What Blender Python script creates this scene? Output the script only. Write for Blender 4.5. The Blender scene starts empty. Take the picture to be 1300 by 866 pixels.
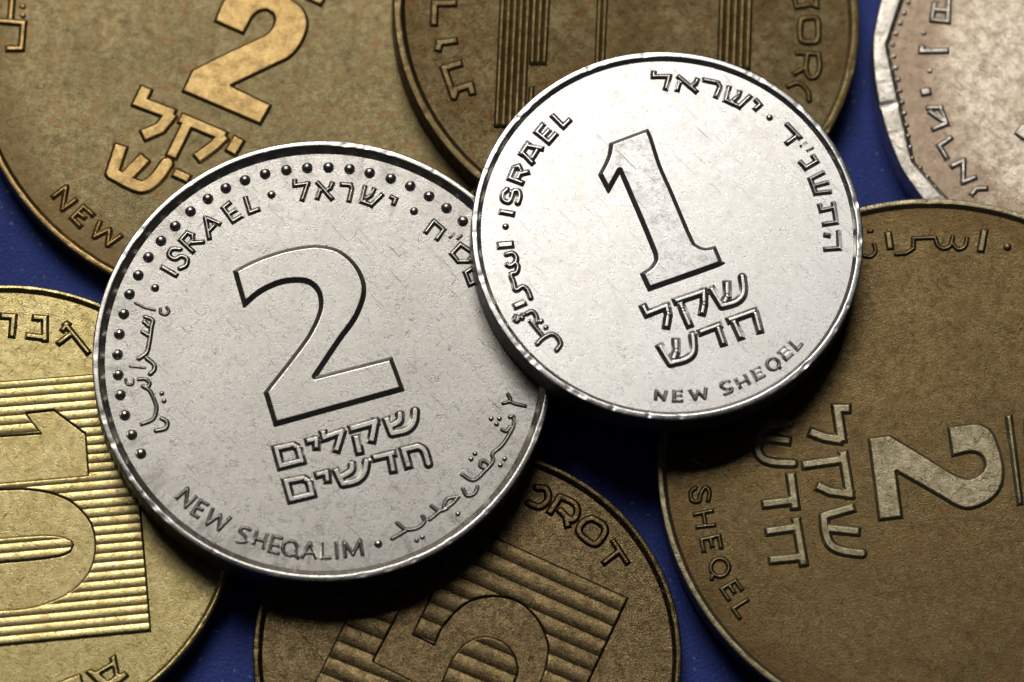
import bpy, math, random
import numpy as np
from mathutils import Vector, Matrix

S = bpy.context.scene
COL = S.collection
rng = random.Random(7)

# ------------------------------------------------------------------ camera
D = 0.25                                   # metres from the lens to the coins
FOC, SENS, W, H = 188.3, 36.0, 1300.0, 866.0
TILT, TH = math.radians(17.2), math.radians(7.0)
# table normal as the camera sees it -> camera axes in the world
nz = Vector((math.sin(TILT) * math.sin(TH), math.sin(TILT) * math.cos(TH), math.cos(TILT)))
wx = Vector((1, 0, 0)); wx = (wx - nz * wx.dot(nz)).normalized()
wy = nz.cross(wx)
CAMROT = Matrix((wx, wy, nz))              # rows: world axes in camera axes -> maps camera vectors to world
cam_d = bpy.data.cameras.new('camera')
cam = bpy.data.objects.new('camera', cam_d); COL.objects.link(cam)
TARGET = Vector((0, 0, 0.002))
CAM = TARGET + CAMROT @ Vector((0, 0, D))
cam.matrix_world = Matrix.Translation(CAM) @ CAMROT.to_4x4()
cam_d.lens = FOC; cam_d.sensor_width = SENS
cam_d.clip_start = 0.01; cam_d.clip_end = 10
cam_d.dof.use_dof = True
cam_d.dof.focus_distance = 0.2488
cam_d.dof.aperture_fstop = 34
S.camera = cam

# ------------------------------------------------------------------ world, lamps, exposure
world = bpy.data.worlds.new('World'); S.world = world; world.use_nodes = True
bg = world.node_tree.nodes['Background']
bg.inputs[0].default_value = (0.9, 0.95, 1.0, 1); bg.inputs[1].default_value = 0.010

def area(name, az, el, dist, sx, sy, power, col=(1, 1, 1)):
    """a softbox; az is measured from the top of the table (+y) towards the left"""
    l = bpy.data.lights.new(name, 'AREA'); l.shape = 'RECTANGLE'; l.size = sx; l.size_y = sy
    l.energy = power; l.color = col
    o = bpy.data.objects.new(name, l); COL.objects.link(o)
    a, e = math.radians(az), math.radians(el)
    v = Vector((-math.sin(a) * math.cos(e), math.cos(a) * math.cos(e), math.sin(e)))
    o.location = v * dist
    o.rotation_euler = v.to_track_quat('Z', 'Y').to_euler()
    return o
area('softbox', 12, 53, 0.80, 0.40, 0.34, 3.1, (1.0, 0.98, 0.95))
S.view_settings.view_transform = 'Standard'; S.view_settings.look = 'None'
S.view_settings.exposure = 0; S.view_settings.gamma = 1

# ------------------------------------------------------------------ materials
def metal(name, cols, rough, mott=0.35, grain=1.0, scr=1.0, metallic=1.0, streak=0.0, patina=None, pat_amt=0.5, contrast=1.0, lump=1.0, ring=None, speck=0.0):
    m = bpy.data.materials.new(name); m.use_nodes = True
    nt = m.node_tree; N = nt.nodes; Lk = nt.links
    bs = N['Principled BSDF']
    def node(t, **k):
        n = N.new(t)
        for a, b in k.items(): setattr(n, a, b)
        return n
    geo = node('ShaderNodeNewGeometry')
    mm = node('ShaderNodeVectorMath', operation='SCALE'); mm.inputs['Scale'].default_value = 1000
    Lk.new(geo.outputs['Position'], mm.inputs[0])
    def noise(scale, detail=3, rough_=0.55, vec=None, off=0.0, dist=0.0):
        n = node('ShaderNodeTexNoise'); n.inputs['Scale'].default_value = scale
        n.inputs['Detail'].default_value = detail; n.inputs['Roughness'].default_value = rough_
        n.inputs['Distortion'].default_value = dist
        ad = node('ShaderNodeVectorMath', operation='ADD'); ad.inputs[1].default_value = (off, off * 1.7, off * .3)
        Lk.new(vec or mm.outputs[0], ad.inputs[0]); Lk.new(ad.outputs[0], n.inputs['Vector'])
        return n.outputs['Fac']
    def ramp(src, a, b, va=0.0, vb=1.0):
        r = node('ShaderNodeMapRange'); r.inputs['From Min'].default_value = a; r.inputs['From Max'].default_value = b
        r.inputs['To Min'].default_value = va; r.inputs['To Max'].default_value = vb
        Lk.new(src, r.inputs['Value']); return r.outputs[0]
    def math_(op, a, b):
        r = node('ShaderNodeMath', operation=op)
        for i, v in enumerate((a, b)):
            if isinstance(v, (int, float)): r.inputs[i].default_value = v
            else: Lk.new(v, r.inputs[i])
        return r.outputs[0]
    def mix(f, a, b):
        r = node('ShaderNodeMix', data_type='RGBA')
        if isinstance(f, (int, float)): r.inputs['Factor'].default_value = f
        else: Lk.new(f, r.inputs['Factor'])
        for s, v in ((6, a), (7, b)):
            if isinstance(v, tuple): r.inputs[s].default_value = (*v, 1)
            else: Lk.new(v, r.inputs[s])
        return r.outputs[2]
    o = hash(name) % 97 if False else sum(map(ord, name)) % 97
    big = noise(mott, 4, 0.6, off=o)
    mid = noise(2.2, 4, 0.65, off=o + 11)
    fine = noise(11, 3, 0.7, off=o + 23)
    spk = noise(24, 2, 0.6, off=o + 31)
    c = mix(ramp(big, .38, .64), cols[0], cols[1])
    c = mix(ramp(mid, .42, .68, 0, .75 * contrast), c, cols[2])
    c = mix(ramp(fine, .5, .72, 0, .6 * contrast), c, cols[2])
    if speck:
        c = mix(ramp(noise(15, 2, .75, off=o + 71), .44, .60, 0, speck), c, tuple(v * .55 for v in cols[2]))
        c = mix(ramp(noise(17, 2, .75, off=o + 83), .56, .70, 0, speck), c, tuple(min(1, v * 1.55) for v in cols[0]))
    if patina:
        c = mix(math_('MULTIPLY', ramp(mid, .5, .62, 0, 1), ramp(noise(.9, 3, .6, off=o + 5), .45, .62, 0, pat_amt)), c, patina)
    if streak:
        tc = node('ShaderNodeTexCoord'); sx = node('ShaderNodeSeparateXYZ'); Lk.new(tc.outputs['Object'], sx.inputs[0])
        an = math_('ARCTAN2', sx.outputs[1], sx.outputs[0])
        rad = math_('MULTIPLY', math_('SQRT', math_('ADD', math_('POWER', sx.outputs[0], 2.0), math_('POWER', sx.outputs[1], 2.0)), 0), 1000.0)
        cv = node('ShaderNodeCombineXYZ'); Lk.new(math_('MULTIPLY', an, 22.0), cv.inputs[0]); Lk.new(math_('MULTIPLY', rad, .45), cv.inputs[1])
        st = ramp(noise(1.0, 3, .6, vec=cv.outputs[0], off=5), .48, .68)
        st = math_('MULTIPLY', st, ramp(rad, streak * .80, streak * .93, 0, .6))
        c = mix(st, c, tuple(v * .55 for v in cols[2]))
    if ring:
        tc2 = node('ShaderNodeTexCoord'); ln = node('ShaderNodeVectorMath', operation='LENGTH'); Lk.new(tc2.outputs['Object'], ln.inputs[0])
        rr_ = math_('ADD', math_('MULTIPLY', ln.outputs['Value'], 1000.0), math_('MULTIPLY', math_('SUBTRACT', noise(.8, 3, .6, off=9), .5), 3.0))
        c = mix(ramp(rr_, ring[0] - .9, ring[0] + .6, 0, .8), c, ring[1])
    # pin-prick pits and specks of grime
    pit = ramp(noise(9, 1, .5, off=o + 61), .72, .78, 0, .75)
    c = mix(pit, c, tuple(v * .3 for v in cols[2]))
    # hairline scratches: short streaks at several angles
    tot = None
    for k, (ang, fa, fb, lo) in enumerate(((.35, 2.3, 30, .71), (1.25, 3.0, 34, .72), (2.2, 2.1, 28, .715), (2.9, 3.4, 36, .725), (.8, .8, 24, .73))):
        vr = node('ShaderNodeVectorRotate', rotation_type='Z_AXIS'); vr.inputs['Angle'].default_value = ang
        Lk.new(mm.outputs[0], vr.inputs['Vector'])
        vs = node('ShaderNodeVectorMath', operation='MULTIPLY'); vs.inputs[1].default_value = (fa, fb, 1)
        Lk.new(vr.outputs[0], vs.inputs[0])
        s_ = ramp(noise(1.0, 0, .5, vec=vs.outputs[0], off=o + 3 * k, dist=.25), lo + .06, lo + .085)
        tot = s_ if tot is None else math_('MAXIMUM', tot, s_)
    tot = math_('MULTIPLY', tot, scr)
    c = mix(math_('MULTIPLY', tot, .8), c, tuple(v * .35 for v in cols[2]))
    Lk.new(c, bs.inputs['Base Color'])
    bs.inputs['Metallic'].default_value = metallic
    r = math_('ADD', ramp(mid, .3, .7, rough - .05, rough + .07), math_('MULTIPLY', ramp(fine, .4, .7), .08))
    Lk.new(r, bs.inputs['Roughness'])
    h = math_('ADD', math_('MULTIPLY', fine, 1.0), math_('MULTIPLY', spk, .7))
    h = math_('ADD', h, math_('MULTIPLY', mid, .22 * lump))
    h = math_('ADD', h, math_('MULTIPLY', noise(.6, 2, .5, off=o + 41), 1.2 * lump))
    h = math_('SUBTRACT', h, math_('MULTIPLY', tot, .35))
    b = node('ShaderNodeBump'); b.inputs['Strength'].default_value = 1.0
    b.inputs['Distance'].default_value = 9e-6 * grain
    Lk.new(h, b.inputs['Height']); Lk.new(b.outputs[0], bs.inputs['Normal'])
    return m

M = {}
M['two'] = metal('worn_nickel', speck=.16, cols=((.74, .705, .645), (.66, .625, .57), (.47, .43, .375)), rough=.27, grain=.36, scr=1.0, contrast=.9)
M['edge'] = metal('grimy_nickel_edge', ((.26, .25, .23), (.2, .19, .18), (.1, .1, .09)), .35, grain=1.2)  # darkened base colour paints the shade on the silver coins' sides
M['two_field'] = metal('worn_nickel_field', speck=.16, cols=((.74, .705, .645), (.66, .625, .57), (.47, .43, .375)), rough=.27, grain=.36, scr=1.0, contrast=.9, streak=10.4)
M['one'] = metal('bright_nickel', ((.745, .725, .69), (.71, .685, .645), (.57, .54, .50)), .27, grain=.28, scr=.8, contrast=.8)
M['one_hi'] = metal('scuffed_nickel', ((.72, .70, .67), (.66, .64, .61), (.5, .48, .46)), .30, grain=.5, scr=1.0)  # scuffed; also greyed to paint in the tilted numeral top's weaker reflection
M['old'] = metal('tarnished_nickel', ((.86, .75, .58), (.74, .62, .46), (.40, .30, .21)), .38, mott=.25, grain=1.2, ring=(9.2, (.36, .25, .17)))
M['old_rim'] = metal('worn_nickel_rim', ((.86, .80, .70), (.76, .69, .58), (.5, .44, .36)), .34, grain=1.3)
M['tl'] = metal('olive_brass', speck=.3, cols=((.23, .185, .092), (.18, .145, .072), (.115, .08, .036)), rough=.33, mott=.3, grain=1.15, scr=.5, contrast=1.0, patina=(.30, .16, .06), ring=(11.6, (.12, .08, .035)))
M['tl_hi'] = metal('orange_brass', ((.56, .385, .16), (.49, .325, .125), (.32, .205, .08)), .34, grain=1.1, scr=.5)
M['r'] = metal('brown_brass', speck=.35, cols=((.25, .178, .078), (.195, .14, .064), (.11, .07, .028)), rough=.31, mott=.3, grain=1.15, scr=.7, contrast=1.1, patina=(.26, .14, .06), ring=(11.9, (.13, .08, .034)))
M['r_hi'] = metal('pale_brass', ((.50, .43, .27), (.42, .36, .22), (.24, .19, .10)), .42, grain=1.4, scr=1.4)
M['r_mid'] = metal('tan_brass', ((.36, .29, .16), (.30, .24, .13), (.17, .13, .065)), .38, grain=1.0)
M['l'] = metal('yellow_brass', speck=.3, cols=((.68, .56, .27), (.58, .465, .20), (.36, .27, .10)), rough=.29, mott=.6, grain=.8, contrast=1.15)
M['f'] = metal('dark_brass', speck=.75, cols=((.29, .205, .095), (.21, .15, .072), (.10, .07, .034)), rough=.33, mott=.5, grain=1.5, contrast=1.2)
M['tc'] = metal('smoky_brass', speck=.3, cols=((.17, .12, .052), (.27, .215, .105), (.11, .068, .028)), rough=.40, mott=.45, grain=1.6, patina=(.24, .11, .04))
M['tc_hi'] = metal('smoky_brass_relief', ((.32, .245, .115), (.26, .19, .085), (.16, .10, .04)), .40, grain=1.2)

def table_mat():
    m = bpy.data.materials.new('blue_board'); m.use_nodes = True
    nt = m.node_tree; bs = nt.nodes['Principled BSDF']
    geo = nt.nodes.new('ShaderNodeNewGeometry')
    n = nt.nodes.new('ShaderNodeTexNoise'); n.inputs['Scale'].default_value = 5500; n.inputs['Detail'].default_value = 4
    n2 = nt.nodes.new('ShaderNodeTexNoise'); n2.inputs['Scale'].default_value = 900; n2.inputs['Detail'].default_value = 3
    mx = nt.nodes.new('ShaderNodeMix'); mx.data_type = 'RGBA'
    mx.inputs[6].default_value = (.016, .032, .19, 1); mx.inputs[7].default_value = (.045, .078, .37, 1)
    ad = nt.nodes.new('ShaderNodeMath'); ad.operation = 'MULTIPLY_ADD'; ad.inputs[1].default_value = .5
    nt.links.new(geo.outputs['Position'], n.inputs['Vector']); nt.links.new(geo.outputs['Position'], n2.inputs['Vector'])
    hf = nt.nodes.new('ShaderNodeMath'); hf.operation = 'MULTIPLY'; hf.inputs[1].default_value = .5
    nt.links.new(n2.outputs['Fac'], hf.inputs[0])
    nt.links.new(n.outputs['Fac'], ad.inputs[0]); nt.links.new(hf.outputs[0], ad.inputs[2])
    nt.links.new(ad.outputs[0], mx.inputs['Factor'])
    dn = nt.nodes.new('ShaderNodeTexNoise'); dn.inputs['Scale'].default_value = 3800; dn.inputs['Detail'].default_value = 0
    nt.links.new(geo.outputs['Position'], dn.inputs['Vector'])
    dr = nt.nodes.new('ShaderNodeMapRange'); dr.inputs['From Min'].default_value = .74; dr.inputs['From Max'].default_value = .8; dr.inputs['To Max'].default_value = .5
    nt.links.new(dn.outputs['Fac'], dr.inputs['Value'])
    md = nt.nodes.new('ShaderNodeMix'); md.data_type = 'RGBA'; md.inputs[7].default_value = (.3, .33, .45, 1)
    nt.links.new(dr.outputs[0], md.inputs['Factor']); nt.links.new(mx.outputs[2], md.inputs[6]); nt.links.new(md.outputs[2], bs.inputs['Base Color'])
    b = nt.nodes.new('ShaderNodeBump'); b.inputs['Distance'].default_value = 6e-5; b.inputs['Strength'].default_value = 1
    nt.links.new(n.outputs['Fac'], b.inputs['Height']); nt.links.new(b.outputs[0], bs.inputs['Normal'])
    bs.inputs['Roughness'].default_value = .6; bs.inputs['Specular IOR Level'].default_value = .25
    return m
M['table'] = table_mat()

# ------------------------------------------------------------------ table
def mesh_obj(name, verts, faces, mat, parent=None, smooth=True, origin=None):
    me = bpy.data.meshes.new(name)
    v = np.asarray(verts, dtype=np.float64)
    if origin is not None: v = v - np.asarray(origin)
    if isinstance(faces, np.ndarray):
        k = faces.shape[1]
        me.vertices.add(len(v)); me.vertices.foreach_set('co', v.astype(np.float32).ravel())
        me.loops.add(faces.size); me.loops.foreach_set('vertex_index', faces.astype(np.int32).ravel())
        me.polygons.add(len(faces))
        me.polygons.foreach_set('loop_start', np.arange(0, faces.size, k, dtype=np.int32))
        me.update(calc_edges=True)
    else:
        me.from_pydata([tuple(p) for p in v], [], faces); me.update()
    me.polygons.foreach_set('use_smooth', [smooth] * len(me.polygons))
    me.materials.append(mat)
    o = bpy.data.objects.new(name, me); COL.objects.link(o)
    if parent is not None: o.parent = parent
    if origin is not None: o.location = origin
    return o
t = mesh_obj('table_surface', [(-.4, -.4, 0), (.4, -.4, 0), (.4, .4, 0), (-.4, .4, 0)], [(0, 1, 2, 3)], M['table'], smooth=False)
t['kind'] = 'structure'

# ------------------------------------------------------------------ coins
class Coin: pass
K = FOC / SENS * W
def ray(x, y):
    return (CAMROT @ Vector(((x - W / 2) / K, (H / 2 - y) / K, -1))).normalized()

def make_coin(name, cx, cy, a, ratio, th, zc, thick, rim_w, wall_w, depth, mats, label, group=None, nadj=None, ngon=None, reeds=0, corner=.09):
    c = Coin(); c.name = name
    if nadj is None:
        Tl, t_ = math.acos(ratio), math.radians(th)
        n = Vector((math.sin(Tl) * math.sin(t_), math.sin(Tl) * math.cos(t_), math.cos(Tl)))
    else:
        n = Vector((nz.x + nadj[0], nz.y + nadj[1], 0)); n.z = math.sqrt(1 - n.x ** 2 - n.y ** 2)
    n = (CAMROT @ n).normalized()
    ex = Vector((1, 0, 0)); ex = (ex - n * ex.dot(n)).normalized(); ey = n.cross(ex)
    d = ray(cx, cy); tt = (zc * 1e-3 - CAM.z) / d.z
    C0 = CAM + d * tt                                     # centre of the rim plane
    dist = (CAMROT.transposed() @ (C0 - CAM)).z * -1
    c.R = a * dist / K * 1000                              # mm
    c.t = thick; c.depth = depth; c.n = n; c.ex = ex; c.ey = ey
    c.fp = C0 - n * depth * 1e-3
    c.m = mats
    e = bpy.data.objects.new(name, None); COL.objects.link(e)
    base = C0 - n * thick * 1e-3
    rot = Matrix((ex, ey, n)).transposed()
    e.matrix_world = Matrix.Translation(base) @ rot.to_4x4()
    e.empty_display_size = .005
    e['label'] = label; e['category'] = 'coin'; e['group'] = group or 'coins lying overlapped on blue board'
    c.e = e; c.zf = thick - depth                          # field height above the base, mm
    # lathe: angular samples
    n_a = 720
    ph = np.linspace(0, 2 * math.pi, n_a, endpoint=False)
    r0 = random.Random(name)
    wob = sum(math.pow(.6, k) * np.sin(ph * f + r0.random() * 6.3) for k, f in enumerate((3, 7, 13, 29, 61)))
    nick = np.zeros(n_a)
    for _ in range(60):
        p0, w0, a0 = r0.random() * 2 * math.pi, r0.uniform(.004, .025), r0.uniform(.01, .06)
        dd = (ph - p0 + math.pi) % (2 * math.pi) - math.pi
        nick += a0 * np.exp(-(dd / w0) ** 2)
    R = np.full(n_a, c.R); Rin = np.full(n_a, c.R - rim_w); 
    if ngon:
        cnt, phase, k1, k2 = ngon
        loc = (ph - phase + math.pi / cnt) % (2 * math.pi / cnt) - math.pi / cnt
        poly = math.cos(math.pi / cnt) / np.cos(math.pi / cnt - np.abs(loc))
        R = R * (1 + k1 * (poly - 1)); Rin = Rin * (1 + k2 * (poly - 1))
    Rf = Rin - wall_w
    def ringset(pairs):
        vs = []
        for rr, z in pairs: vs.append(np.stack([rr * np.cos(ph), rr * np.sin(ph), np.broadcast_to(z, ph.shape)], 1))
        V = np.concatenate(vs) * 1e-3
        F = []
        idx = np.arange(n_a); nx = (idx + 1) % n_a
        for k in range(len(pairs) - 1):
            a_, b_ = k * n_a, (k + 1) * n_a
            F.append(np.stack([a_ + idx, a_ + nx, b_ + nx, b_ + idx], 1))
        return V, np.concatenate(F)
    q = corner; zt = thick
    re = np.zeros(n_a)
    if reeds:
        re = .045 * (np.sin(ph * reeds) > 0) * (np.sin(ph * 4) > -.2)
    # rim: from the foot of the inner wall over the top to the start of the side
    prof = [(Rf, zt - depth)]
    for k in range(1, 7):
        u = k / 6; prof.append((Rf + wall_w * u, zt - depth + depth * (.8 * u + .2 * u * u * (3 - 2 * u)) * .97))
    prof += [(Rin + .05 + wob * .004, zt - nick * .5 + .004 * wob), (Rin + rim_w * .4, zt + .004 * wob - nick * .3), (R - q, zt - .015 - nick * .5)]
    for k in range(1, 6):
        u = k / 5 * math.pi / 2; prof.append((R - q + q * math.sin(u), zt - .015 - q + q * math.cos(u) - nick * .3 * (k < 4)))
    V, F = ringset(prof[::-1])
    mesh_obj('rim', V, F, mats.get('rim', mats['field']), e)
    side = [(R, zt - .015 - q), (R - re, zt - q - .1), (R - re, q + .1), (R, q)]
    for k in range(1, 5):
        u = k / 4 * math.pi / 2; side.append((R - q + q * math.cos(u), q - q * math.sin(u)))
    side.append((R * 0 + .01, 0 * R))
    V, F = ringset(side[::-1])
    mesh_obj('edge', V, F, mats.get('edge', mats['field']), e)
    # field: concentric rings, faintly undulating as struck metal is
    rings = [(Rf * u, np.full(n_a, c.zf) + .0) for u in (1.0, .97, .9, .75, .5, .25, .001)]
    V, F = ringset(rings)
    mesh_obj('field', V, F, mats['field'], e)
    c.cnt = {}
    return c

def loc_mm(c, x, y):
    d = ray(x, y); tt = (c.fp - CAM).dot(c.n) / d.dot(c.n)
    p = CAM + d * tt - c.fp
    return (p.dot(c.ex) * 1000, p.dot(c.ey) * 1000)

def catmull(P, closed=False, n=6):
    P = np.asarray(P, float); out = []
    m = len(P)
    for i in range(m if closed else m - 1):
        g = (lambda j: P[j % m]) if closed else (lambda j: P[min(max(j, 0), m - 1)])
        p0, p1, p2, p3 = g(i - 1), g(i), g(i + 1), g(i + 2)
        for k in range(n):
            t_ = k / n
            out.append(.5 * ((2 * p1) + (-p0 + p2) * t_ + (2 * p0 - 5 * p1 + 4 * p2 - p3) * t_ ** 2 + (-p0 + 3 * p1 - 3 * p2 + p3) * t_ ** 3))
    if not closed: out.append(P[-1])
    return np.array(out)

def smooth_poly(P, lim=38):
    """round the gently bending runs of an outline, keep its corners sharp"""
    P = np.asarray(P, float); m = len(P); corner = []
    for i in range(m):
        a, b = P[i] - P[i - 1], P[(i + 1) % m] - P[i]
        ang = math.degrees(math.acos(max(-1, min(1, float(a @ b / (np.linalg.norm(a) * np.linalg.norm(b)))))))
        corner.append(ang > lim)
    if not any(corner): return catmull(P, True, 5)
    s = corner.index(True); P = np.roll(P, -s, 0); corner = corner[s:] + corner[:s]
    out, run = [], [P[0]]
    for i in range(1, m + 1):
        run.append(P[i % m])
        if i == m or corner[i]:
            out.extend(catmull(run, False, 5)[:-1] if len(run) > 2 else run[:-1]); run = [P[i % m]]
    return np.array(out)

def sd_poly(X, Y, P):
    d2 = np.full(X.shape, 1e9); ins = np.zeros(X.shape, bool)
    n = len(P)
    for i in range(n):
        ax, ay = P[i - 1]; bx, by = P[i]
        ex, ey = bx - ax, by - ay; wx_, wy_ = X - ax, Y - ay
        l = ex * ex + ey * ey
        if l < 1e-12: continue
        t_ = np.clip((wx_ * ex + wy_ * ey) / l, 0, 1)
        d2 = np.minimum(d2, (wx_ - t_ * ex) ** 2 + (wy_ - t_ * ey) ** 2)
        cond = ((ay > Y) != (by > Y))
        if abs(ey) > 1e-12: ins ^= cond & (X < ex * (Y - ay) / ey + ax)
    return np.where(ins, -1, 1) * np.sqrt(d2)

def sd_strokes(X, Y, strokes):
    d = np.full(X.shape, 1e9)
    for P, hw, smooth in strokes:
        n = len(P)
        closed = n > 3 and np.hypot(*(P[0] - P[-1])) < 1e-6
        for i in range(n - 1):
            a, b = P[i], P[i + 1]; v = b - a; L = np.hypot(*v)
            if L < 1e-9: continue
            u = v / L
            if smooth:
                t_ = np.clip((X - a[0]) * u[0] + (Y - a[1]) * u[1], 0, L)
                dd = np.hypot(X - a[0] - t_ * u[0], Y - a[1] - t_ * u[1]) - hw
                d = np.minimum(d, dd)
            else:
                def ext(j, vv):
                    if closed and j in (0, n - 1): w = (P[1] - P[0]) if j == n - 1 else (P[n - 1] - P[n - 2])
                    elif j in (0, n - 1): return .45
                    else: w = (P[j + 1] - P[j]) if vv > 0 else (P[j] - P[j - 1])
                    cs = abs(float(w @ v) / (np.hypot(*w) * L))
                    return .98 if cs < .5 else .25
                ea, eb = ext(i, -1) * hw, ext(i + 1, 1) * hw
                mx_, my_ = (a + b) / 2 + u * (eb - ea) / 2
                px = (X - mx_) * u[0] + (Y - my_) * u[1]; py = -(X - mx_) * u[1] + (Y - my_) * u[0]
                r = .3 * hw
                qx = np.abs(px) - (L + ea + eb) / 2 + r; qy = np.abs(py) - hw + r
                d = np.minimum(d, np.hypot(np.maximum(qx, 0), np.maximum(qy, 0)) + np.minimum(np.maximum(qx, qy), 0) - r)
            # a round joint
            if 0 < i and not smooth:
                d = np.minimum(d, np.hypot(X - a[0], Y - a[1]) - hw)
    return d

def relief(c, name, sdf, box, hgt, wall, step, mat, dome=0.0, top=None, soft=False):
    """struck relief: the height rises from the field by the distance inside the outline"""
    x0, y0, x1, y1 = box; x0 -= 2 * step; y0 -= 2 * step; x1 += 2 * step; y1 += 2 * step
    nx_, ny_ = max(3, int((x1 - x0) / step) + 1), max(3, int((y1 - y0) / step) + 1)
    xs = np.linspace(x0, x1, nx_); ys = np.linspace(y0, y1, ny_)
    X, Y = np.meshgrid(xs, ys)
    d = sdf(X, Y)
    dep = np.clip(-d, 0, None)
    u = np.clip(dep / wall, 0, 1)
    h = hgt * (1 - (1 - u) ** 1.06)
    if dome: h = h + dome * (1 - np.exp(-dep / (wall * 2)))
    if top is not None: h = h * top(X, Y)
    h = np.where(d > 0, -np.minimum(d * 2.5, .03), h)
    keep = d < step * 1.2
    kq = keep[:-1, :-1] | keep[1:, :-1] | keep[:-1, 1:] | keep[1:, 1:]
    if not kq.any(): return None
    idx = np.arange(nx_ * ny_).reshape(ny_, nx_)
    F = np.stack([idx[:-1, :-1][kq], idx[:-1, 1:][kq], idx[1:, 1:][kq], idx[1:, :-1][kq]], 1)
    used, inv = np.unique(F.ravel(), return_inverse=True)
    F = inv.reshape(F.shape)
    V = np.stack([X.ravel()[used], Y.ravel()[used], h.ravel()[used] + c.zf], 1)
    o = np.array([(V[:, 0].min() + V[:, 0].max()) / 2, (V[:, 1].min() + V[:, 1].max()) / 2, c.zf])
    return mesh_obj(name, V * 1e-3, F, mat, c.e, origin=o * 1e-3)

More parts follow.
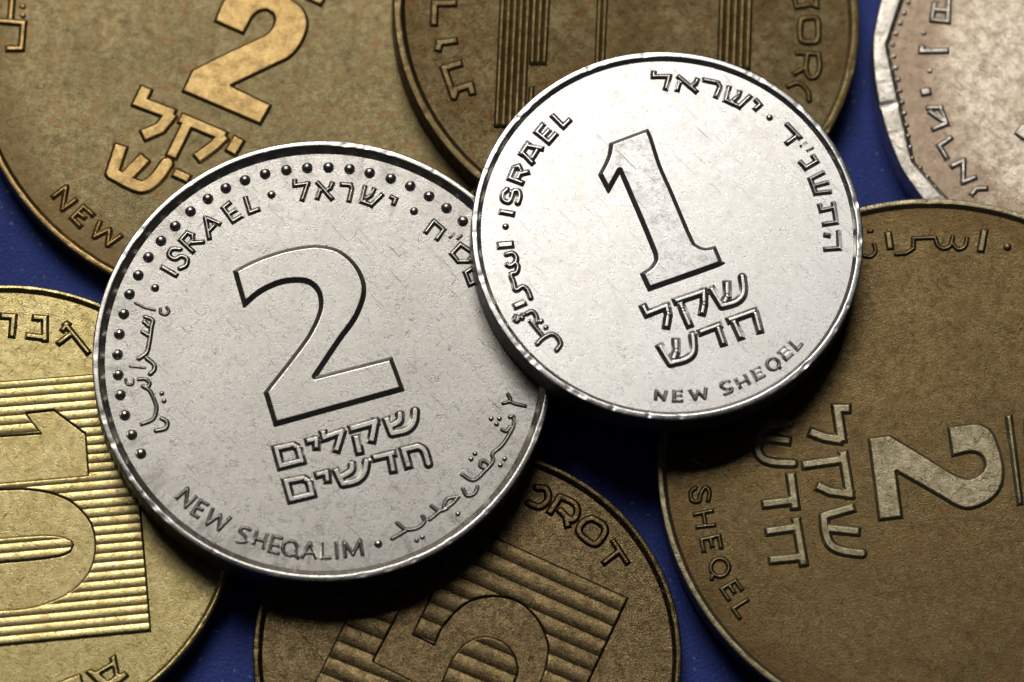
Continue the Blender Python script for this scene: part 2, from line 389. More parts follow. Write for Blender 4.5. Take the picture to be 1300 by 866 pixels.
PXMM = 27.1
class Tracer:
    """engraving of one coin, measured on an enlargement (offset, scale) and laid onto the coin's face"""
    def __init__(s, c, mat, hgt, wall, step=.02, dome=0.0):
        s.c, s.mat, s.h, s.w, s.step, s.dome = c, mat, hgt, wall, step, dome
        s.v = (0, 0, 1); s.g = 1.0
    def at(s, ox, oy, sc): s.v = (ox, oy, sc); return s
    def P(s, pts): return np.array([loc_mm(s.c, s.v[0] + x / s.v[2], s.v[1] + y / s.v[2]) for x, y in pts])
    def letter(s, name, hw, *strokes, grow=1.0):
        st = []
        for k in strokes:
            k = list(k); sm = k[0] == '~'
            if sm: k = k[1:]
            if k[0] == 'o':                       # ring: ('o', cx, cy, rx, ry)
                _, cx, cy, rx, ry = k
                P = s.P([(cx + rx * math.cos(a), cy + ry * math.sin(a)) for a in np.linspace(0, 2 * math.pi, 25)]); sm = True
            else:
                P = s.P(k)
                if sm: P = catmull(P)
            st.append((P, hw * grow * s.g / s.v[2] / PXMM, sm))
        allp = np.concatenate([p for p, _, _ in st]); hh = max(x[1] for x in st) * 1.5
        lo, hi = allp.min(0) - hh, allp.max(0) + hh
        wall = min(s.w, max(x[1] for x in st) * .95)
        return relief(s.c, name, lambda X, Y: sd_strokes(X, Y, st), (lo[0], lo[1], hi[0], hi[1]), s.h, wall, s.step, s.mat, s.dome, soft=True)
    def shape(s, name, outline, hole=None, hgt=None, wall=None, step=None, lim=38, grow=0.0, round_=0.03):
        P = smooth_poly(s.P(outline), lim); Q = smooth_poly(s.P(hole), lim) if hole else None
        def f(X, Y):
            d = sd_poly(X, Y, P) - grow
            if Q is not None: d = np.maximum(d, -sd_poly(X, Y, Q) - grow)
            return d
        lo, hi = P.min(0) - grow, P.max(0) + grow
        return relief(s.c, name, f, (lo[0], lo[1], hi[0], hi[1]), hgt or s.h, wall or s.w, step or s.step * 1.3, s.mat, 0)
    def dots(s, name, r_px, pts, squash=.9):
        """round studs; all of a size share one mesh"""
        r = r_px / PXMM
        key = 'd%.2f' % r_px
        for x, y in pts:
            (u, v), = s.P([(x, y)])
            if key in s.c.cnt:
                o = bpy.data.objects.new(name, s.c.cnt[key]); COL.objects.link(o); o.parent = s.c.e
            else:
                V, F = [], []; na, nr = 24, 8
                for k in range(nr + 1):
                    a = k / nr * math.pi / 2
                    rr = r * math.cos(a) if k < nr else 1e-4
                    for j in range(na):
                        V.append((rr * math.cos(j / na * 2 * math.pi), rr * math.sin(j / na * 2 * math.pi), r * squash * math.sin(a) - .01))
                for k in range(nr):
                    for j in range(na):
                        F.append((k * na + j, k * na + (j + 1) % na, (k + 1) * na + (j + 1) % na, (k + 1) * na + j))
                o = mesh_obj(name, np.array(V) * 1e-3, np.array(F), s.mat, s.c.e)
                s.c.cnt[key] = o.data
            o.location = (u * 1e-3, v * 1e-3, s.c.zf * 1e-3)
            o.rotation_euler = (0, 0, rng.random() * 6)
    def ridges(s, quad, count, digits, hgt=None, lo=.55, wall=.05, duty=1.0, step_along=.04, nac=9, name='ridge', fill=None):
        """a hatched panel: parallel ridges between quad = (start edge a->b, end edge d->c), cut out round the digits"""
        A, B, C_, D_ = [np.array(p) for p in s.P(quad)]
        digs = [(smooth_poly(s.P(o_)), smooth_poly(s.P(h_)) if h_ else None) for o_, h_ in digits]
        hgt = hgt or s.h
        pan = np.array([A, B, C_, D_])
        for k in range(count):
            a0, a1 = A + (D_ - A) * k / count, A + (D_ - A) * (k + 1) / count
            b0, b1 = B + (C_ - B) * k / count, B + (C_ - B) * (k + 1) / count
            L = np.hypot(*(b0 - a0)); na = max(4, int(L / step_along))
            U, Vv = np.meshgrid(np.linspace(-.01, 1.01, na), np.linspace(0, 1, nac))
            pt = (a0 + 0 * U[..., None]) + (a1 - a0) * Vv[..., None] + ((b0 + (b1 - b0) * Vv[..., None]) - (a0 + (a1 - a0) * Vv[..., None])) * U[..., None]
            X, Y = pt[..., 0], pt[..., 1]
            d = sd_poly(X, Y, pan)
            for P, Q in digs:
                dg = sd_poly(X, Y, P) + .0
                if Q is not None: dg = np.maximum(dg, -sd_poly(X, Y, Q))
                d = np.maximum(d, -dg)
            if (d < 0).sum() < 6: continue
            w_ = np.clip(-d / wall, 0, 1)
            prof = lo + (1 - lo) * np.sin(np.clip((Vv - .5) / duty + .5, 0, 1) * math.pi) ** .8
            h = np.where(d > 0, -np.minimum(d * 2.5, .03), hgt * prof * np.sin(w_ * math.pi / 2))
            keep = d < .03; kq = keep[:-1, :-1] | keep[1:, :-1] | keep[:-1, 1:] | keep[1:, 1:]
            idx = np.arange(X.size).reshape(X.shape)
            F = np.stack([idx[:-1, :-1][kq], idx[:-1, 1:][kq], idx[1:, 1:][kq], idx[1:, :-1][kq]], 1)
            if not len(F): continue
            # face winding must look up
            p0, p1, p2 = (np.array([X.ravel()[F[0, j]], Y.ravel()[F[0, j]]]) for j in (0, 1, 2))
            if (p1 - p0)[0] * (p2 - p0)[1] - (p1 - p0)[1] * (p2 - p0)[0] < 0: F = F[:, ::-1]
            used, inv = np.unique(F.ravel(), return_inverse=True); F = inv.reshape(F.shape)
            V = np.stack([X.ravel()[used], Y.ravel()[used], h.ravel()[used] + s.c.zf], 1)
            o = np.array([V[:, 0].mean(), V[:, 1].mean(), s.c.zf])
            mesh_obj(name, V * 1e-3, F, s.mat, s.c.e, origin=o * 1e-3)

HE, LA, AR = 'hebrew_letter', 'latin_letter', 'arabic_letter'

# ---- dull olive-brown coin, top left
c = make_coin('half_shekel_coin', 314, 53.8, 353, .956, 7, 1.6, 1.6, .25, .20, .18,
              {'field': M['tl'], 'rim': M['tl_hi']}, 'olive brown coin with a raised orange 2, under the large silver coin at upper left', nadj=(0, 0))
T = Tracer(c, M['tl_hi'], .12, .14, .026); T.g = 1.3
T.at(130, 0, 3.207)
T.shape('numeral', [(500, -10), (455, 90), (575, 143), (595, 105), (615, 70), (640, 50), (670, 45), (693, 60), (700, 85), (690, 115), (670, 138), (640, 155), (500, 220), (365, 287), (323, 375), (645, 512), (690, 430), (528, 352), (700, 270), (760, 240), (795, 205), (820, 165), (837, 115), (835, 75), (820, 40), (790, 12), (740, -20), (650, -60), (560, -60)], grow=.045)
T.shape('fraction_bar', [(795, -12), (892, 33), (918, -10), (850, -50)])
T.letter(HE, 25, [(178, 365), (152, 418), (285, 468)], [(280, 468), (235, 525), (170, 552)])
T.letter(HE, 23, [(322, 484), (495, 557)], [(350, 500), (282, 638)], [(495, 557), (450, 600), (388, 645)])
T.letter(HE, 24, [(555, 570), (525, 620)])
T.letter(HE, 26, [(75, 600), (40, 708)], ['~', (40, 708), (150, 762), (212, 735), (262, 670)], [(170, 648), (95, 725)])
T.letter(HE, 20, [(295, 705), (350, 730)])
T.at(60, 180, 6.186)
T.letter(LA, 21, [(40, 440), (150, 355), (120, 535), (230, 455)])
T.letter(LA, 21, [(365, 582), (285, 512), (195, 602), (265, 672)], [(240, 560), (300, 602)])
T.letter(LA, 21, [(415, 625), (370, 750), (490, 690), (475, 815), (585, 735)])
T.at(0, 0, 2.405)
T.letter(AR, 10, [(40, -30), (32, 62)], [(-10, 65), (72, 72), (65, 150), (20, 150)])
T.dots('letter_dot', 4.2, [(70, 20), (70, 48)], .6)

# ---- smoky brown coin, top centre
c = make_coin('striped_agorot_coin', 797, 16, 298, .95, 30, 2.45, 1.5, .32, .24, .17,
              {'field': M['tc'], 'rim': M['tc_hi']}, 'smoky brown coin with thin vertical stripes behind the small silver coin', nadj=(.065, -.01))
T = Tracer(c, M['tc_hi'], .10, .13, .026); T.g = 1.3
T.at(530, 0, 4.33)
T.letter(HE, 20, [(90, 140), (95, 22), (210, 20)])
T.letter(HE, 20, [(112, 280), (122, 238), (215, 225)])
T.letter(HE, 20, [(240, 350), (145, 378), (200, 535), (212, 495), (290, 470), (303, 520)])
T.ridges([(620, -60), (418, 700), (452, -60)][0:0] or [(454, -60), (418, 702), (594, 702), (628, -60)], 5, [], lo=.3, hgt=.16, step_along=.12)
T.ridges([(628, -60), (612, 362), (712, 362), (735, -60)], 3, [], lo=.3, hgt=.16, step_along=.12)
T.ridges([(612, 472), (594, 700), (630, 700), (646, 472)], 1, [], lo=.3, hgt=.16, step_along=.12)
T.ridges([(988, -60), (968, 420), (1030, 420), (1050, -60)], 2, [], lo=.3, hgt=.16, step_along=.12)
T.at(880, 0, 5.095)
T.ridges([(168, -60), (150, 460), (372, 460), (388, -60)], 5, [], lo=.3, hgt=.16, step_along=.12)
T.letter(LA, 17, [(650, -30), (668, 48), (760, 32), (800, 45), (790, -30)])
T.letter(LA, 19, ['~', (700, 125), (750, 118), (800, 125), (810, 195), (802, 265), (755, 275), (702, 265), (690, 195), (700, 125)])
T.letter(LA, 17, [(665, 345), (810, 352)], ['~', (810, 352), (818, 430), (800, 490), (755, 505), (730, 450), (738, 360)], [(730, 440), (650, 482)])
T.letter(LA, 17, ['~', (615, 560), (680, 540), (740, 590), (750, 650)])

# ---- many-sided old coin, top right
c = make_coin('many_sided_coin', 1432, 81, 325, .955, 7, 1.9, 1.9, .55, .22, .14,
              {'field': M['old'], 'rim': M['old_rim'], 'edge': M['old_rim']}, 'tarnished silver coin with a many-sided rim and a row of tiny beads', nadj=(0, 0),
              ngon=(12, math.radians(176.0), .18, .95))
T = Tracer(c, M['old_rim'], .11, .12, .024); T.g = 1.6
T.at(1130, 0, 3.206)
T.letter(HE, 9, [(165, 82), (235, 90), (240, -5)], [(180, 40), (232, 45)], [(170, 80), (182, 10)])
T.letter(HE, 10, [(130, 190), (128, 210), (235, 208)])
T.letter(HE, 13, [(130, 378), (160, 372)])
T.letter(HE, 9, [(150, 440), (205, 440), (230, 505), (172, 528)], [(160, 455), (222, 500)])
T.letter(HE, 9, [(250, 560), (200, 595), (232, 648)])
T.letter(HE, 9, [(248, 680), (298, 655), (298, 742), (350, 722)])
T.letter(HE, 9, [(330, 795), (350, 770), (395, 768)])
T.dots('letter_dot', 3.6, [(137, 135), (162, 290)], .7)
T.shape('relief_patch', [(500, 545), (530, 505), (600, 490), (600, 590), (540, 575)])
T.at(1080, 0, 3.209)
T.dots('bead', 3.5, [(250, -35), (235, 10), (218, 55), (203, 95), (185, 138), (170, 183), (177, 230), (184, 277), (194, 325), (202, 370), (210, 418), (220, 462), (228, 510), (234, 555), (242, 600), (250, 645), (283, 685), (312, 722), (345, 762)], .8)

# ---- brown coin with the sideways 2, right
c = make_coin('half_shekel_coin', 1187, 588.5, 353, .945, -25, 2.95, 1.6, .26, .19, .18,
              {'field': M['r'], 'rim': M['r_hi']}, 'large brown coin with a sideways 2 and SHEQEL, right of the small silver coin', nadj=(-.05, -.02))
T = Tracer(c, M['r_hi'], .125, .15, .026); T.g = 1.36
T.at(1090, 500, 4.81)
T.shape('numeral', [(58, 270), (190, 253), (400, 380), (560, 480), (650, 518), (700, 512), (750, 480), (770, 440), (760, 400), (730, 372), (680, 362), (570, 387), (543, 203), (700, 183), (760, 193), (820, 238), (862, 340), (887, 450), (882, 540), (850, 612), (780, 672), (680, 707), (600, 692), (480, 622), (232, 480), (270, 760), (122, 778)], grow=.045)
T.shape('numeral', [(1003, 150), (1100, 140), (1100, 420), (1014, 300)])
T.shape('fraction_bar', [(888, 128), (942, 118), (1012, 682), (965, 690)])
T.at(940, 500, 3.767)
T.letter(HE, 22, [(520, 72), (462, 72), (485, 228)], [(485, 224), (400, 210), (335, 185)])
T.letter(HE, 21, [(490, 280), (522, 482), (430, 470), (370, 442)], [(300, 342), (495, 315)])
T.letter(HE, 21, [(540, 545), (400, 585)], ['~', (400, 585), (406, 660), (430, 722), (485, 752), (580, 765)], [(420, 645), (565, 660)])
T.letter(HE, 20, [(235, 228), (110, 212)], ['~', (235, 140), (120, 150), (82, 240), (95, 300), (150, 328), (252, 335)])
T.letter(HE, 21, [(240, 385), (262, 550)], [(110, 530), (255, 512)])
T.letter(HE, 20, [(265, 598), (303, 820)], [(125, 660), (270, 640)], [(142, 797), (300, 782)])
T.at(850, 560, 3.762); T.mat = M['r_mid']; T.h = .10; T.w = .11
T.letter(LA, 8.5, [(110, 85), (178, 118)], grow=1.1)
T.letter(LA, 8.5, ['~', (125, 225), (102, 245), (108, 285), (140, 288), (150, 250), (172, 222), (190, 245), (185, 285)], grow=1.15)
T.letter(LA, 8.5, [(115, 352), (208, 333)], [(127, 412), (218, 402)], [(162, 345), (172, 405)], grow=1.15)
T.letter(LA, 8.5, [(165, 532), (152, 472), (235, 453), (247, 515)], [(195, 465), (205, 508)], grow=1.15)
T.letter(LA, 8.5, ['o', 240, 605, 43, 43], [(205, 640), (200, 665)], grow=1.15)
T.letter(LA, 8.5, [(285, 762), (248, 708), (315, 668), (347, 715)], [(285, 690), (312, 728)], grow=1.15)
T.letter(LA, 8.5, [(375, 757), (303, 802), (337, 850)], grow=1.15)
T.at(1090, 270, 6.19)
T.letter(AR, 13, [(72, 150), (112, 145)])
T.letter(AR, 15, ['~', (122, 250), (132, 310), (95, 348), (40, 342)])
T.letter(AR, 24, [(232, 160), (250, 285)])
T.letter(AR, 16, [(285, 328), (370, 322), (430, 285), (432, 205), (600, 197)], ['~', (600, 197), (625, 262), (672, 285), (720, 262), (740, 195)], ['~', (735, 240), (780, 290), (835, 268), (852, 205)])
T.letter(AR, 25, [(990, 140), (960, 305)])
T.dots('letter_dot', 5.5, [(1170, 270)], .6)

# ---- yellow coin with the 10, lower left
c = make_coin('striped_agorot_coin', 3.5, 646, 299, .953, 8, 1.5, 1.5, .20, .17, .18,
              {'field': M['l']}, 'yellow brass coin with a sideways 10 on fine stripes, left of the large silver coin', nadj=(0, 0))
T = Tracer(c, M['l'], .12, .13, .026); T.g = 1.15
one_o = [(-60 , 590), (182, 572), (115, 487), (227, 475), (358, 573), (370, 744), (-60, 782)]
zero_o = [(-120, 85), (0, 77), (100, 74), (200, 88), (280, 118), (340, 168), (377, 225), (390, 300), (380, 372), (350, 432), (300, 482), (220, 527), (120, 557), (0, 568), (-120, 572)]
zero_i = [(-120, 280), (0, 270), (100, 262), (200, 258), (260, 265), (297, 280), (308, 302), (295, 330), (250, 350), (150, 365), (0, 378), (-120, 388)]
def conv(p, v0, v1): return [(((v0[0] + x / v0[2]) - v1[0]) * v1[2], ((v0[1] + y / v0[2]) - v1[1]) * v1[2]) for x, y in p]
va, vb, vp = (0, 380, 3.33), (0, 600, 3.254), (0, 0, 1)
T.at(*va)
T.shape('numeral', one_o, step=.03, hgt=.012, wall=.04, grow=.045, lim=12)
T.letter(HE, 16, [(5, 72), (58, 75), (50, 160)])
T.letter(HE, 16, [(140, 78), (190, 82), (190, 178)], [(112, 155), (190, 165)])
T.letter(HE, 14, [(272, 102), (375, 230)], [(262, 135), (292, 100)], [(300, 148), (245, 190)])
T.at(*vb)
T.shape('numeral', zero_o, hole=zero_i, step=.03, hgt=.012, wall=.04, grow=.045)
T.at(60, 810, 10.83)
T.shape(LA, [(500, 470), (600, 410), (665, 450), (860, 330), (840, 275), (945, 200), (1005, 480), (1070, 440), (1140, 530), (960, 660), (700, 660)], hole=[(755, 502), (890, 430), (905, 520), (840, 572)])
T.shape(LA, [(90, 620), (400, 495), (478, 500), (520, 680), (200, 720)])
T.at(*vp)
T.ridges([(-60, 488.6), (165, 471), (192.5, 802.8), (-60, 827)], 29, [(conv(one_o, va, vp), None), (conv(zero_o, vb, vp), conv(zero_i, vb, vp))], lo=.80, hgt=.11, step_along=.035, wall=.09)

# ---- dark coin with the 5, bottom
c = make_coin('striped_agorot_coin', 593.8, 829.5, 272.5, .953, 3, 1.35, 1.35, .24, .2, .18,
              {'field': M['f']}, 'dark brown coin with a slanted 5 on wide stripes, below the large silver coin', nadj=(0, 0))
T = Tracer(c, M['f'], .12, .12, .028); T.g = 1.15
vf = (400, 720, 4.333)
five = [(640, -100), (700, -50), (630, 165), (528, 375), (662, 438), (700, 345), (790, 240), (880, 185), (1000, 168), (1120, 200), (1210, 280), (1262, 380), (1277, 470), (1240, 620), (1160, 740), (1000, 800), (1050, 720), (1110, 620), (1118, 540), (1080, 450), (1000, 393), (910, 383), (820, 423), (750, 510), (700, 620), (670, 700), (540, 627), (325, 520), (500, 180)]
T.at(*vf)
T.shape('numeral', five, step=.035, hgt=.012, wall=.04, grow=.045)
T.at(640, 600, 3.256)
T.at(640, 580, 5.41)
T.letter(LA, 26, ['~', (225, 215), (290, 225), (300, 300), (240, 345), (170, 320)])
T.letter(LA, 26, [(310, 390), (385, 275)], ['~', (385, 275), (480, 322), (502, 385), (465, 438), (385, 372)], [(425, 410), (438, 482)])
T.letter(LA, 26, ['~', (605, 425), (680, 470), (690, 530), (630, 600), (560, 570), (512, 510), (550, 445), (605, 425)])
T.letter(LA, 22, [(745, 575), (850, 735)], [(790, 650), (680, 735)])
T.at(*vp)
T.ridges([(517, 630.5), (798.5, 759), (690, 990), (395, 875)], 12, [(conv(five, vf, vp), None)], lo=.62, hgt=.14, step_along=.05, nac=15, wall=.09)

# ---- big silver coin with the 2
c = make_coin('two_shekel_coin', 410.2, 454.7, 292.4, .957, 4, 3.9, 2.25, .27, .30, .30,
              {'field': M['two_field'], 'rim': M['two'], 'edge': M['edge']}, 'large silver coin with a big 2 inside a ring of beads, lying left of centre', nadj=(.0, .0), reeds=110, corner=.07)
T = Tracer(c, M['two'], .19, .15, .016); T.g = 1.13
T.at(280, 290, 3.33)
T.shape('numeral', [(58, 183), (130, 145), (200, 117), (280, 93), (380, 76), (440, 79), (500, 96), (555, 138), (592, 190), (610, 250), (602, 310), (567, 390), (500, 482), (400, 632), (722, 549), (772, 684), (230, 834), (188, 695), (340, 500), (390, 420), (418, 350), (420, 300), (405, 260), (370, 232), (320, 225), (250, 235), (170, 272), (100, 330)], step=.026, wall=.225, hgt=.175, grow=.075)
T.h = .125; T.w = .15; T.g = 1.45
T.at(440, 500, 7.217)
T.letter(HE, 33, [(362, 225), (418, 368)], ['~', (418, 368), (550, 335), (615, 265), (628, 160)], ['~', (490, 195), (482, 255), (408, 300)])
T.letter(HE, 33, [(30, 328), (262, 262), (228, 445)], [(85, 390), (122, 550)])
T.letter(HE, 33, [(570, 680), (522, 518), (655, 486)], ['~', (655, 486), (712, 525), (750, 645)])
T.letter(HE, 31, [(240, 595), (445, 545)], [(398, 560), (430, 722)])
T.at(335, 500, 5.775)
T.letter(HE, 26, [(525, 555), (580, 665)], ['~', (580, 665), (680, 640), (735, 585), (752, 500)], ['~', (648, 520), (638, 570), (570, 612)])
T.letter(HE, 25, [(432, 275), (442, 325), (575, 278), (530, 425)])
T.letter(HE, 24, [(310, 352), (385, 335), (385, 408)])
T.letter(HE, 25, [(90, 405), (215, 378), (252, 400), (278, 495), (125, 533), (90, 405)])
T.letter(HE, 24, [(380, 600), (460, 580), (468, 650)])
T.letter(HE, 25, [(162, 645), (290, 622), (330, 645), (355, 740), (200, 778), (162, 645)])
T.h = .10; T.w = .115; T.g = 1.5
T.at(100, 160, 2.706)
T.letter(LA, 7.5, [(285, 485), (337, 515)])
T.letter(LA, 7, ['~', (348, 424), (320, 424), (310, 445), (330, 458), (352, 448), (372, 458), (368, 480), (348, 490)])
T.letter(LA, 7, [(520, 263), (497, 282), (530, 328), (562, 308)], [(512, 306), (540, 288)])
T.letter(LA, 7, [(572, 245), (588, 298), (620, 286)])
T.dots('letter_dot', 5.5, [(662, 236), (262, 556)], .8)
T.at(160, 210, 7.217)
T.letter(LA, 18, [(620, 800), (500, 688), (560, 620), (610, 640), (612, 690), (565, 735)], [(590, 712), (715, 702)])
T.letter(LA, 18, [(765, 680), (728, 482), (865, 540)], [(752, 612), (815, 545)])
T.at(350, 150, 7.217)
T.letter(HE, 18, [(175, 565), (175, 618), (293, 602), (240, 758)])
T.letter(HE, 18, [(380, 588), (520, 748)], [(522, 590), (500, 645), (460, 665)], [(408, 660), (378, 745)])
T.letter(HE, 18, [(595, 608), (685, 615), (698, 650), (670, 768)])
T.at(360, 160, 2.706)
T.letter(HE, 6.8, [(280, 207), (268, 260), (302, 272), (340, 235)], [(312, 215), (300, 240), (278, 252)])
T.letter(HE, 6.8, [(368, 243), (385, 252), (377, 272)])
T.letter(HE, 6.8, [(487, 368), (517, 328), (550, 357), (525, 392)])
T.letter('letter_mark', 4, [(586, 370), (570, 384)])
T.letter('letter_mark', 4, [(612, 375), (597, 390)])
T.letter(HE, 6.8, [(608, 408), (578, 440), (600, 466), (635, 466), (655, 440), (608, 408)])
T.letter(HE, 6.8, [(655, 485), (625, 505), (640, 545), (670, 530)])
T.dots('letter_dot', 5.5, [(448, 292)], .8)
T.g = 1.18
T.at(160, 600, 7.217)
T.letter(LA, 17, [(460, 240), (565, 145), (545, 318), (645, 220)])
T.letter(LA, 17, [(755, 300), (683, 258), (605, 378), (665, 415)], [(645, 318), (705, 348)])
T.at(100, 440, 2.706)
T.letter(LA, 6.3, [(461, 556), (440, 611), (487, 579), (480, 630), (522, 587)])
T.letter(LA, 6, ['~', (588, 630), (566, 622), (554, 636), (572, 652), (576, 670), (546, 672)])
T.letter(LA, 6.3, [(612, 635), (600, 680)], [(648, 645), (634, 696)], [(606, 660), (640, 670)])
T.letter(LA, 6.3, [(700, 660), (668, 652), (654, 704), (688, 712)], [(662, 680), (690, 686)])
T.letter(LA, 6.3, ['o', 726, 693, 25, 25], [(736, 712), (755, 728)])
T.at(370, 680, 7.217)
T.letter(LA, 17, [(95, 205), (168, 68), (228, 210)], [(122, 160), (205, 160)])
T.letter(LA, 17, [(278, 68), (280, 205), (362, 205)])
T.letter(LA, 17, [(410, 62), (420, 212)])
T.letter(LA, 17, [(495, 205), (480, 60), (565, 172), (628, 42), (652, 182)])
T.dots('letter_dot', 5.5, [(795, 75)], .8)
T.h = .09; T.w = .10
T.g = 1.32
T.at(480, 490, 4.124)
T.letter(AR, 9, ['~', (680, 45), (692, 78), (655, 92)], ['~', (690, 82), (720, 95), (770, 106)])
T.letter(AR, 9.5, ['~', (690, 165), (705, 160), (712, 185), (700, 230), (650, 310), (600, 355), (602, 395), (560, 445), (500, 495), (440, 465)], ['~', (650, 230), (672, 238), (690, 215)], ['~', (565, 432), (535, 420), (545, 390), (580, 410)])
T.letter(AR, 9.5, ['~', (445, 540), (465, 575), (505, 565), (520, 530)])
T.letter(AR, 9.5, ['~', (420, 582), (365, 592), (345, 640), (385, 620), (415, 587)], ['~', (360, 642), (320, 655), (280, 630)], ['~', (325, 655), (270, 700)])
T.letter(AR, 9.5, ['~', (232, 682), (242, 712), (205, 745), (145, 752), (100, 718)], ['~', (145, 760), (75, 800)])
T.dots('letter_dot', 3.4, [(592, 172), (635, 172), (620, 200), (507, 355), (487, 383), (662, 382), (640, 415), (418, 670), (232, 792), (202, 808)], .8)
T.at(100, 380, 7.217)
T.letter(AR, 12, ['~', (520, 35), (600, 75), (695, 100)])
T.letter(AR, 13, ['~', (748, 88), (752, 130), (800, 142), (825, 112), (805, 75)])
T.letter(AR, 19, ['~', (610, 165), (675, 195), (665, 260), (648, 380), (622, 490), (550, 545)], ['~', (600, 210), (645, 250)], ['~', (585, 300), (640, 335)], ['~', (625, 545), (688, 600), (690, 650), (655, 685)])
T.letter(AR, 11, ['~', (470, 615), (605, 630)])
T.letter(AR, 13, ['~', (430, 735), (445, 778), (490, 778), (498, 740)])
T.letter(AR, 17, ['~', (550, 735), (610, 733), (648, 770), (630, 805), (588, 798), (650, 840), (690, 920), (712, 1000), (680, 1100), (575, 1145)])
T.at(100, 440, 2.706)
T.letter(AR, 7, ['~', (265, 290), (298, 282), (303, 260), (285, 248)])
T.dots('letter_dot', 3.4, [(285, 161), (293, 187)], .8)
beads = [(178.7, 575.6), (167.3, 551.6), (158.4, 526.8), (152.5, 501), (149.9, 475.6), (149.2, 449.7), (151.4, 423.9), (157, 398.3), (164.3, 373.2), (175.4, 349.2), (188.4, 326.4), (204.3, 305.6), (222.4, 286.9), (241.8, 268.2), (263.9, 252.3), (286.6, 238.7), (311, 228.7), (336.5, 220.6), (363.4, 215.8), (389.9, 213), (416.9, 212.4), (443.8, 214.4), (469.2, 219.3), (496, 226.5), (520.7, 236), (544.7, 248.9), (566.7, 263.8), (587.5, 280.5)]
T.at(0, 0, 1); T.dots('bead', 7.1, beads, .9)

# ---- small silver coin with the 1
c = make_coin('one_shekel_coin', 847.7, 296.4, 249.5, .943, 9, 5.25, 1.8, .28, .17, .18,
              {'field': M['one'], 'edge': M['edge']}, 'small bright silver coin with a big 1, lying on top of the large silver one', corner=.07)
T = Tracer(c, M['one'], .145, .165, .017); T.g = 1.32
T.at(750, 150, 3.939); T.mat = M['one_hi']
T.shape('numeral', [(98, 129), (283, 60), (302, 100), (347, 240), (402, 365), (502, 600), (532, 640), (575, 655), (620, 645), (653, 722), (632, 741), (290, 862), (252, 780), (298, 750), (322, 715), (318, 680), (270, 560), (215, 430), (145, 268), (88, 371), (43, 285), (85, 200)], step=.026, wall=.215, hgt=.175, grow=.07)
T.at(800, 335, 6.183); T.mat = M['one']
T.letter(HE, 29, [(632, 190), (722, 335)], ['~', (722, 335), (835, 300), (888, 230), (880, 105)], [(760, 145), (762, 260), (735, 315)])
T.letter(HE, 28, [(345, 300), (578, 222), (580, 320), (562, 400)], [(392, 310), (415, 370), (470, 495)])
T.letter(HE, 28, [(98, 328), (132, 395), (285, 335), (300, 400), (282, 505)])
T.letter(HE, 29, [(228, 640), (318, 785)], ['~', (318, 785), (440, 750), (495, 690), (490, 560)], [(358, 595), (362, 690), (335, 760)])
T.letter(HE, 27, [(540, 545), (712, 480)], [(685, 495), (735, 640)])
T.letter(HE, 28, [(765, 450), (990, 370)], [(810, 450), (872, 590)], [(978, 380), (1020, 540)])
T.h = .12; T.w = .13; T.g = 1.35
T.at(620, 130, 5.417)
T.letter(LA, 19, [(80, 753), (176, 770)])
T.letter(LA, 18, ['~', (128, 602), (102, 630), (102, 672), (138, 688), (160, 655), (172, 615), (205, 612), (215, 650), (202, 695)])
T.letter(LA, 18, [(240, 560), (147, 525), (178, 450), (208, 442), (224, 475), (198, 535)], [(215, 495), (278, 480)])
T.letter(LA, 18, [(278, 278), (220, 365)], [(262, 300), (375, 322)], [(235, 350), (308, 425)], [(340, 322), (295, 395)])
T.letter(LA, 18, [(378, 150), (332, 208), (415, 275), (468, 215)], [(375, 240), (420, 190)])
T.letter(LA, 18, [(438, 90), (515, 168), (562, 120)])
T.dots('letter_dot', 4.5, [(118, 855)], .8)
T.at(620, 290, 5.409)
T.letter(AR, 24, [(68, 120), (165, 112)])
T.letter(AR, 17, ['~', (125, 180), (165, 172), (190, 200), (185, 235), (150, 260), (130, 250)], ['~', (185, 235), (202, 265), (190, 305), (155, 318), (172, 370), (188, 425), (235, 402), (268, 425), (290, 480)])
T.letter(AR, 22, [(178, 540), (250, 510)])
T.letter(AR, 15, ['~', (188, 602), (178, 625), (198, 640), (215, 610), (232, 620), (232, 595)])
T.letter(AR, 16, ['~', (262, 588), (300, 572), (328, 605), (330, 650)], ['~', (290, 640), (372, 740)], ['~', (335, 795), (375, 755), (432, 728), (472, 748), (495, 795), (468, 838)])
T.dots('letter_dot', 4, [(362, 640), (394, 682)], .8)
T.at(820, 75, 8.125)
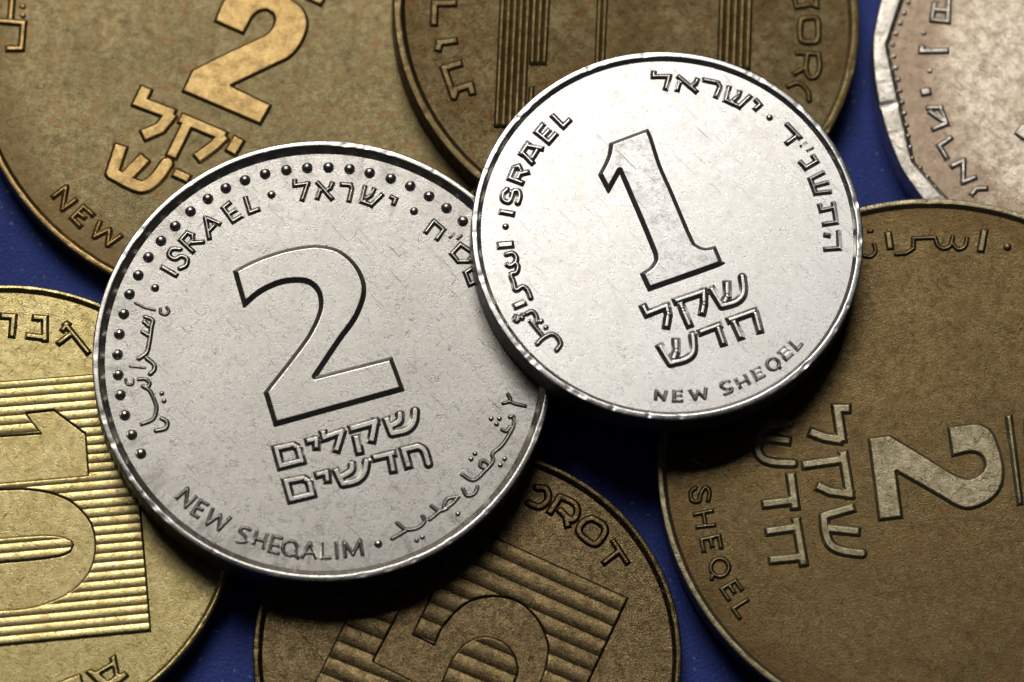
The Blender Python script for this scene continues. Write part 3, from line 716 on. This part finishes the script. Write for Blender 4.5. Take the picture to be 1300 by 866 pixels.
T.letter(HE, 25, [(82, 130), (78, 182), (240, 182), (202, 320)])
T.letter(HE, 25, [(330, 180), (525, 345)], [(535, 205), (510, 258), (470, 282)], [(345, 240), (318, 332)])
T.letter(HE, 25, [(590, 215), (742, 248), (765, 290), (718, 400)])
T.letter(HE, 25, [(858, 285), (822, 428), (962, 492), (1080, 382)], [(968, 332), (950, 390), (890, 440)])
T.letter(HE, 25, [(1130, 420), (1175, 475), (1120, 525)])
T.dots('letter_dot', 4.5, [(1275, 605)], .8)
T.at(980, 140, 4.558)
T.letter(HE, 14, [(85, 80), (165, 165)], [(145, 150), (82, 195)])
T.letter('letter_mark', 8, [(198, 188), (165, 210)])
T.letter('letter_mark', 8, [(237, 216), (203, 236)])
T.letter(HE, 14, [(235, 262), (258, 298), (195, 335), (162, 298)])
T.letter(HE, 13, [(300, 360), (222, 400), (252, 482), (340, 472)], [(325, 418), (245, 440)])
T.letter(HE, 13, [(355, 535), (372, 650), (295, 662)], [(362, 565), (285, 582), (275, 545)])
T.letter(HE, 13, [(385, 700), (390, 800), (302, 806)])
T.letter('letter_mark', 13, [(303, 722), (335, 728)])
T.at(820, 420, 6.19)
T.letter(LA, 12, [(75, 545), (82, 472), (142, 545), (160, 475)])
T.letter(LA, 12, [(285, 475), (222, 478), (218, 553), (288, 553)], [(220, 515), (278, 512)])
T.letter(LA, 12, [(342, 465), (388, 540), (408, 480), (462, 532), (472, 450)])
T.letter(LA, 12, ['~', (652, 400), (605, 407), (592, 440), (630, 458), (672, 452), (668, 480), (622, 500)])
T.letter(LA, 12, [(703, 378), (745, 455)], [(775, 345), (815, 420)], [(725, 415), (795, 385)])
T.letter(LA, 12, [(895, 288), (832, 318), (870, 385), (935, 352)], [(850, 348), (905, 325)])
T.letter(LA, 12, ['o', 998, 262, 47, 45], [(1030, 280), (1060, 295)])
T.letter(LA, 12, [(1090, 128), (1045, 172), (1102, 228), (1152, 182)], [(1072, 200), (1120, 155)])
T.letter(LA, 12, [(1125, 88), (1190, 150), (1228, 102)])
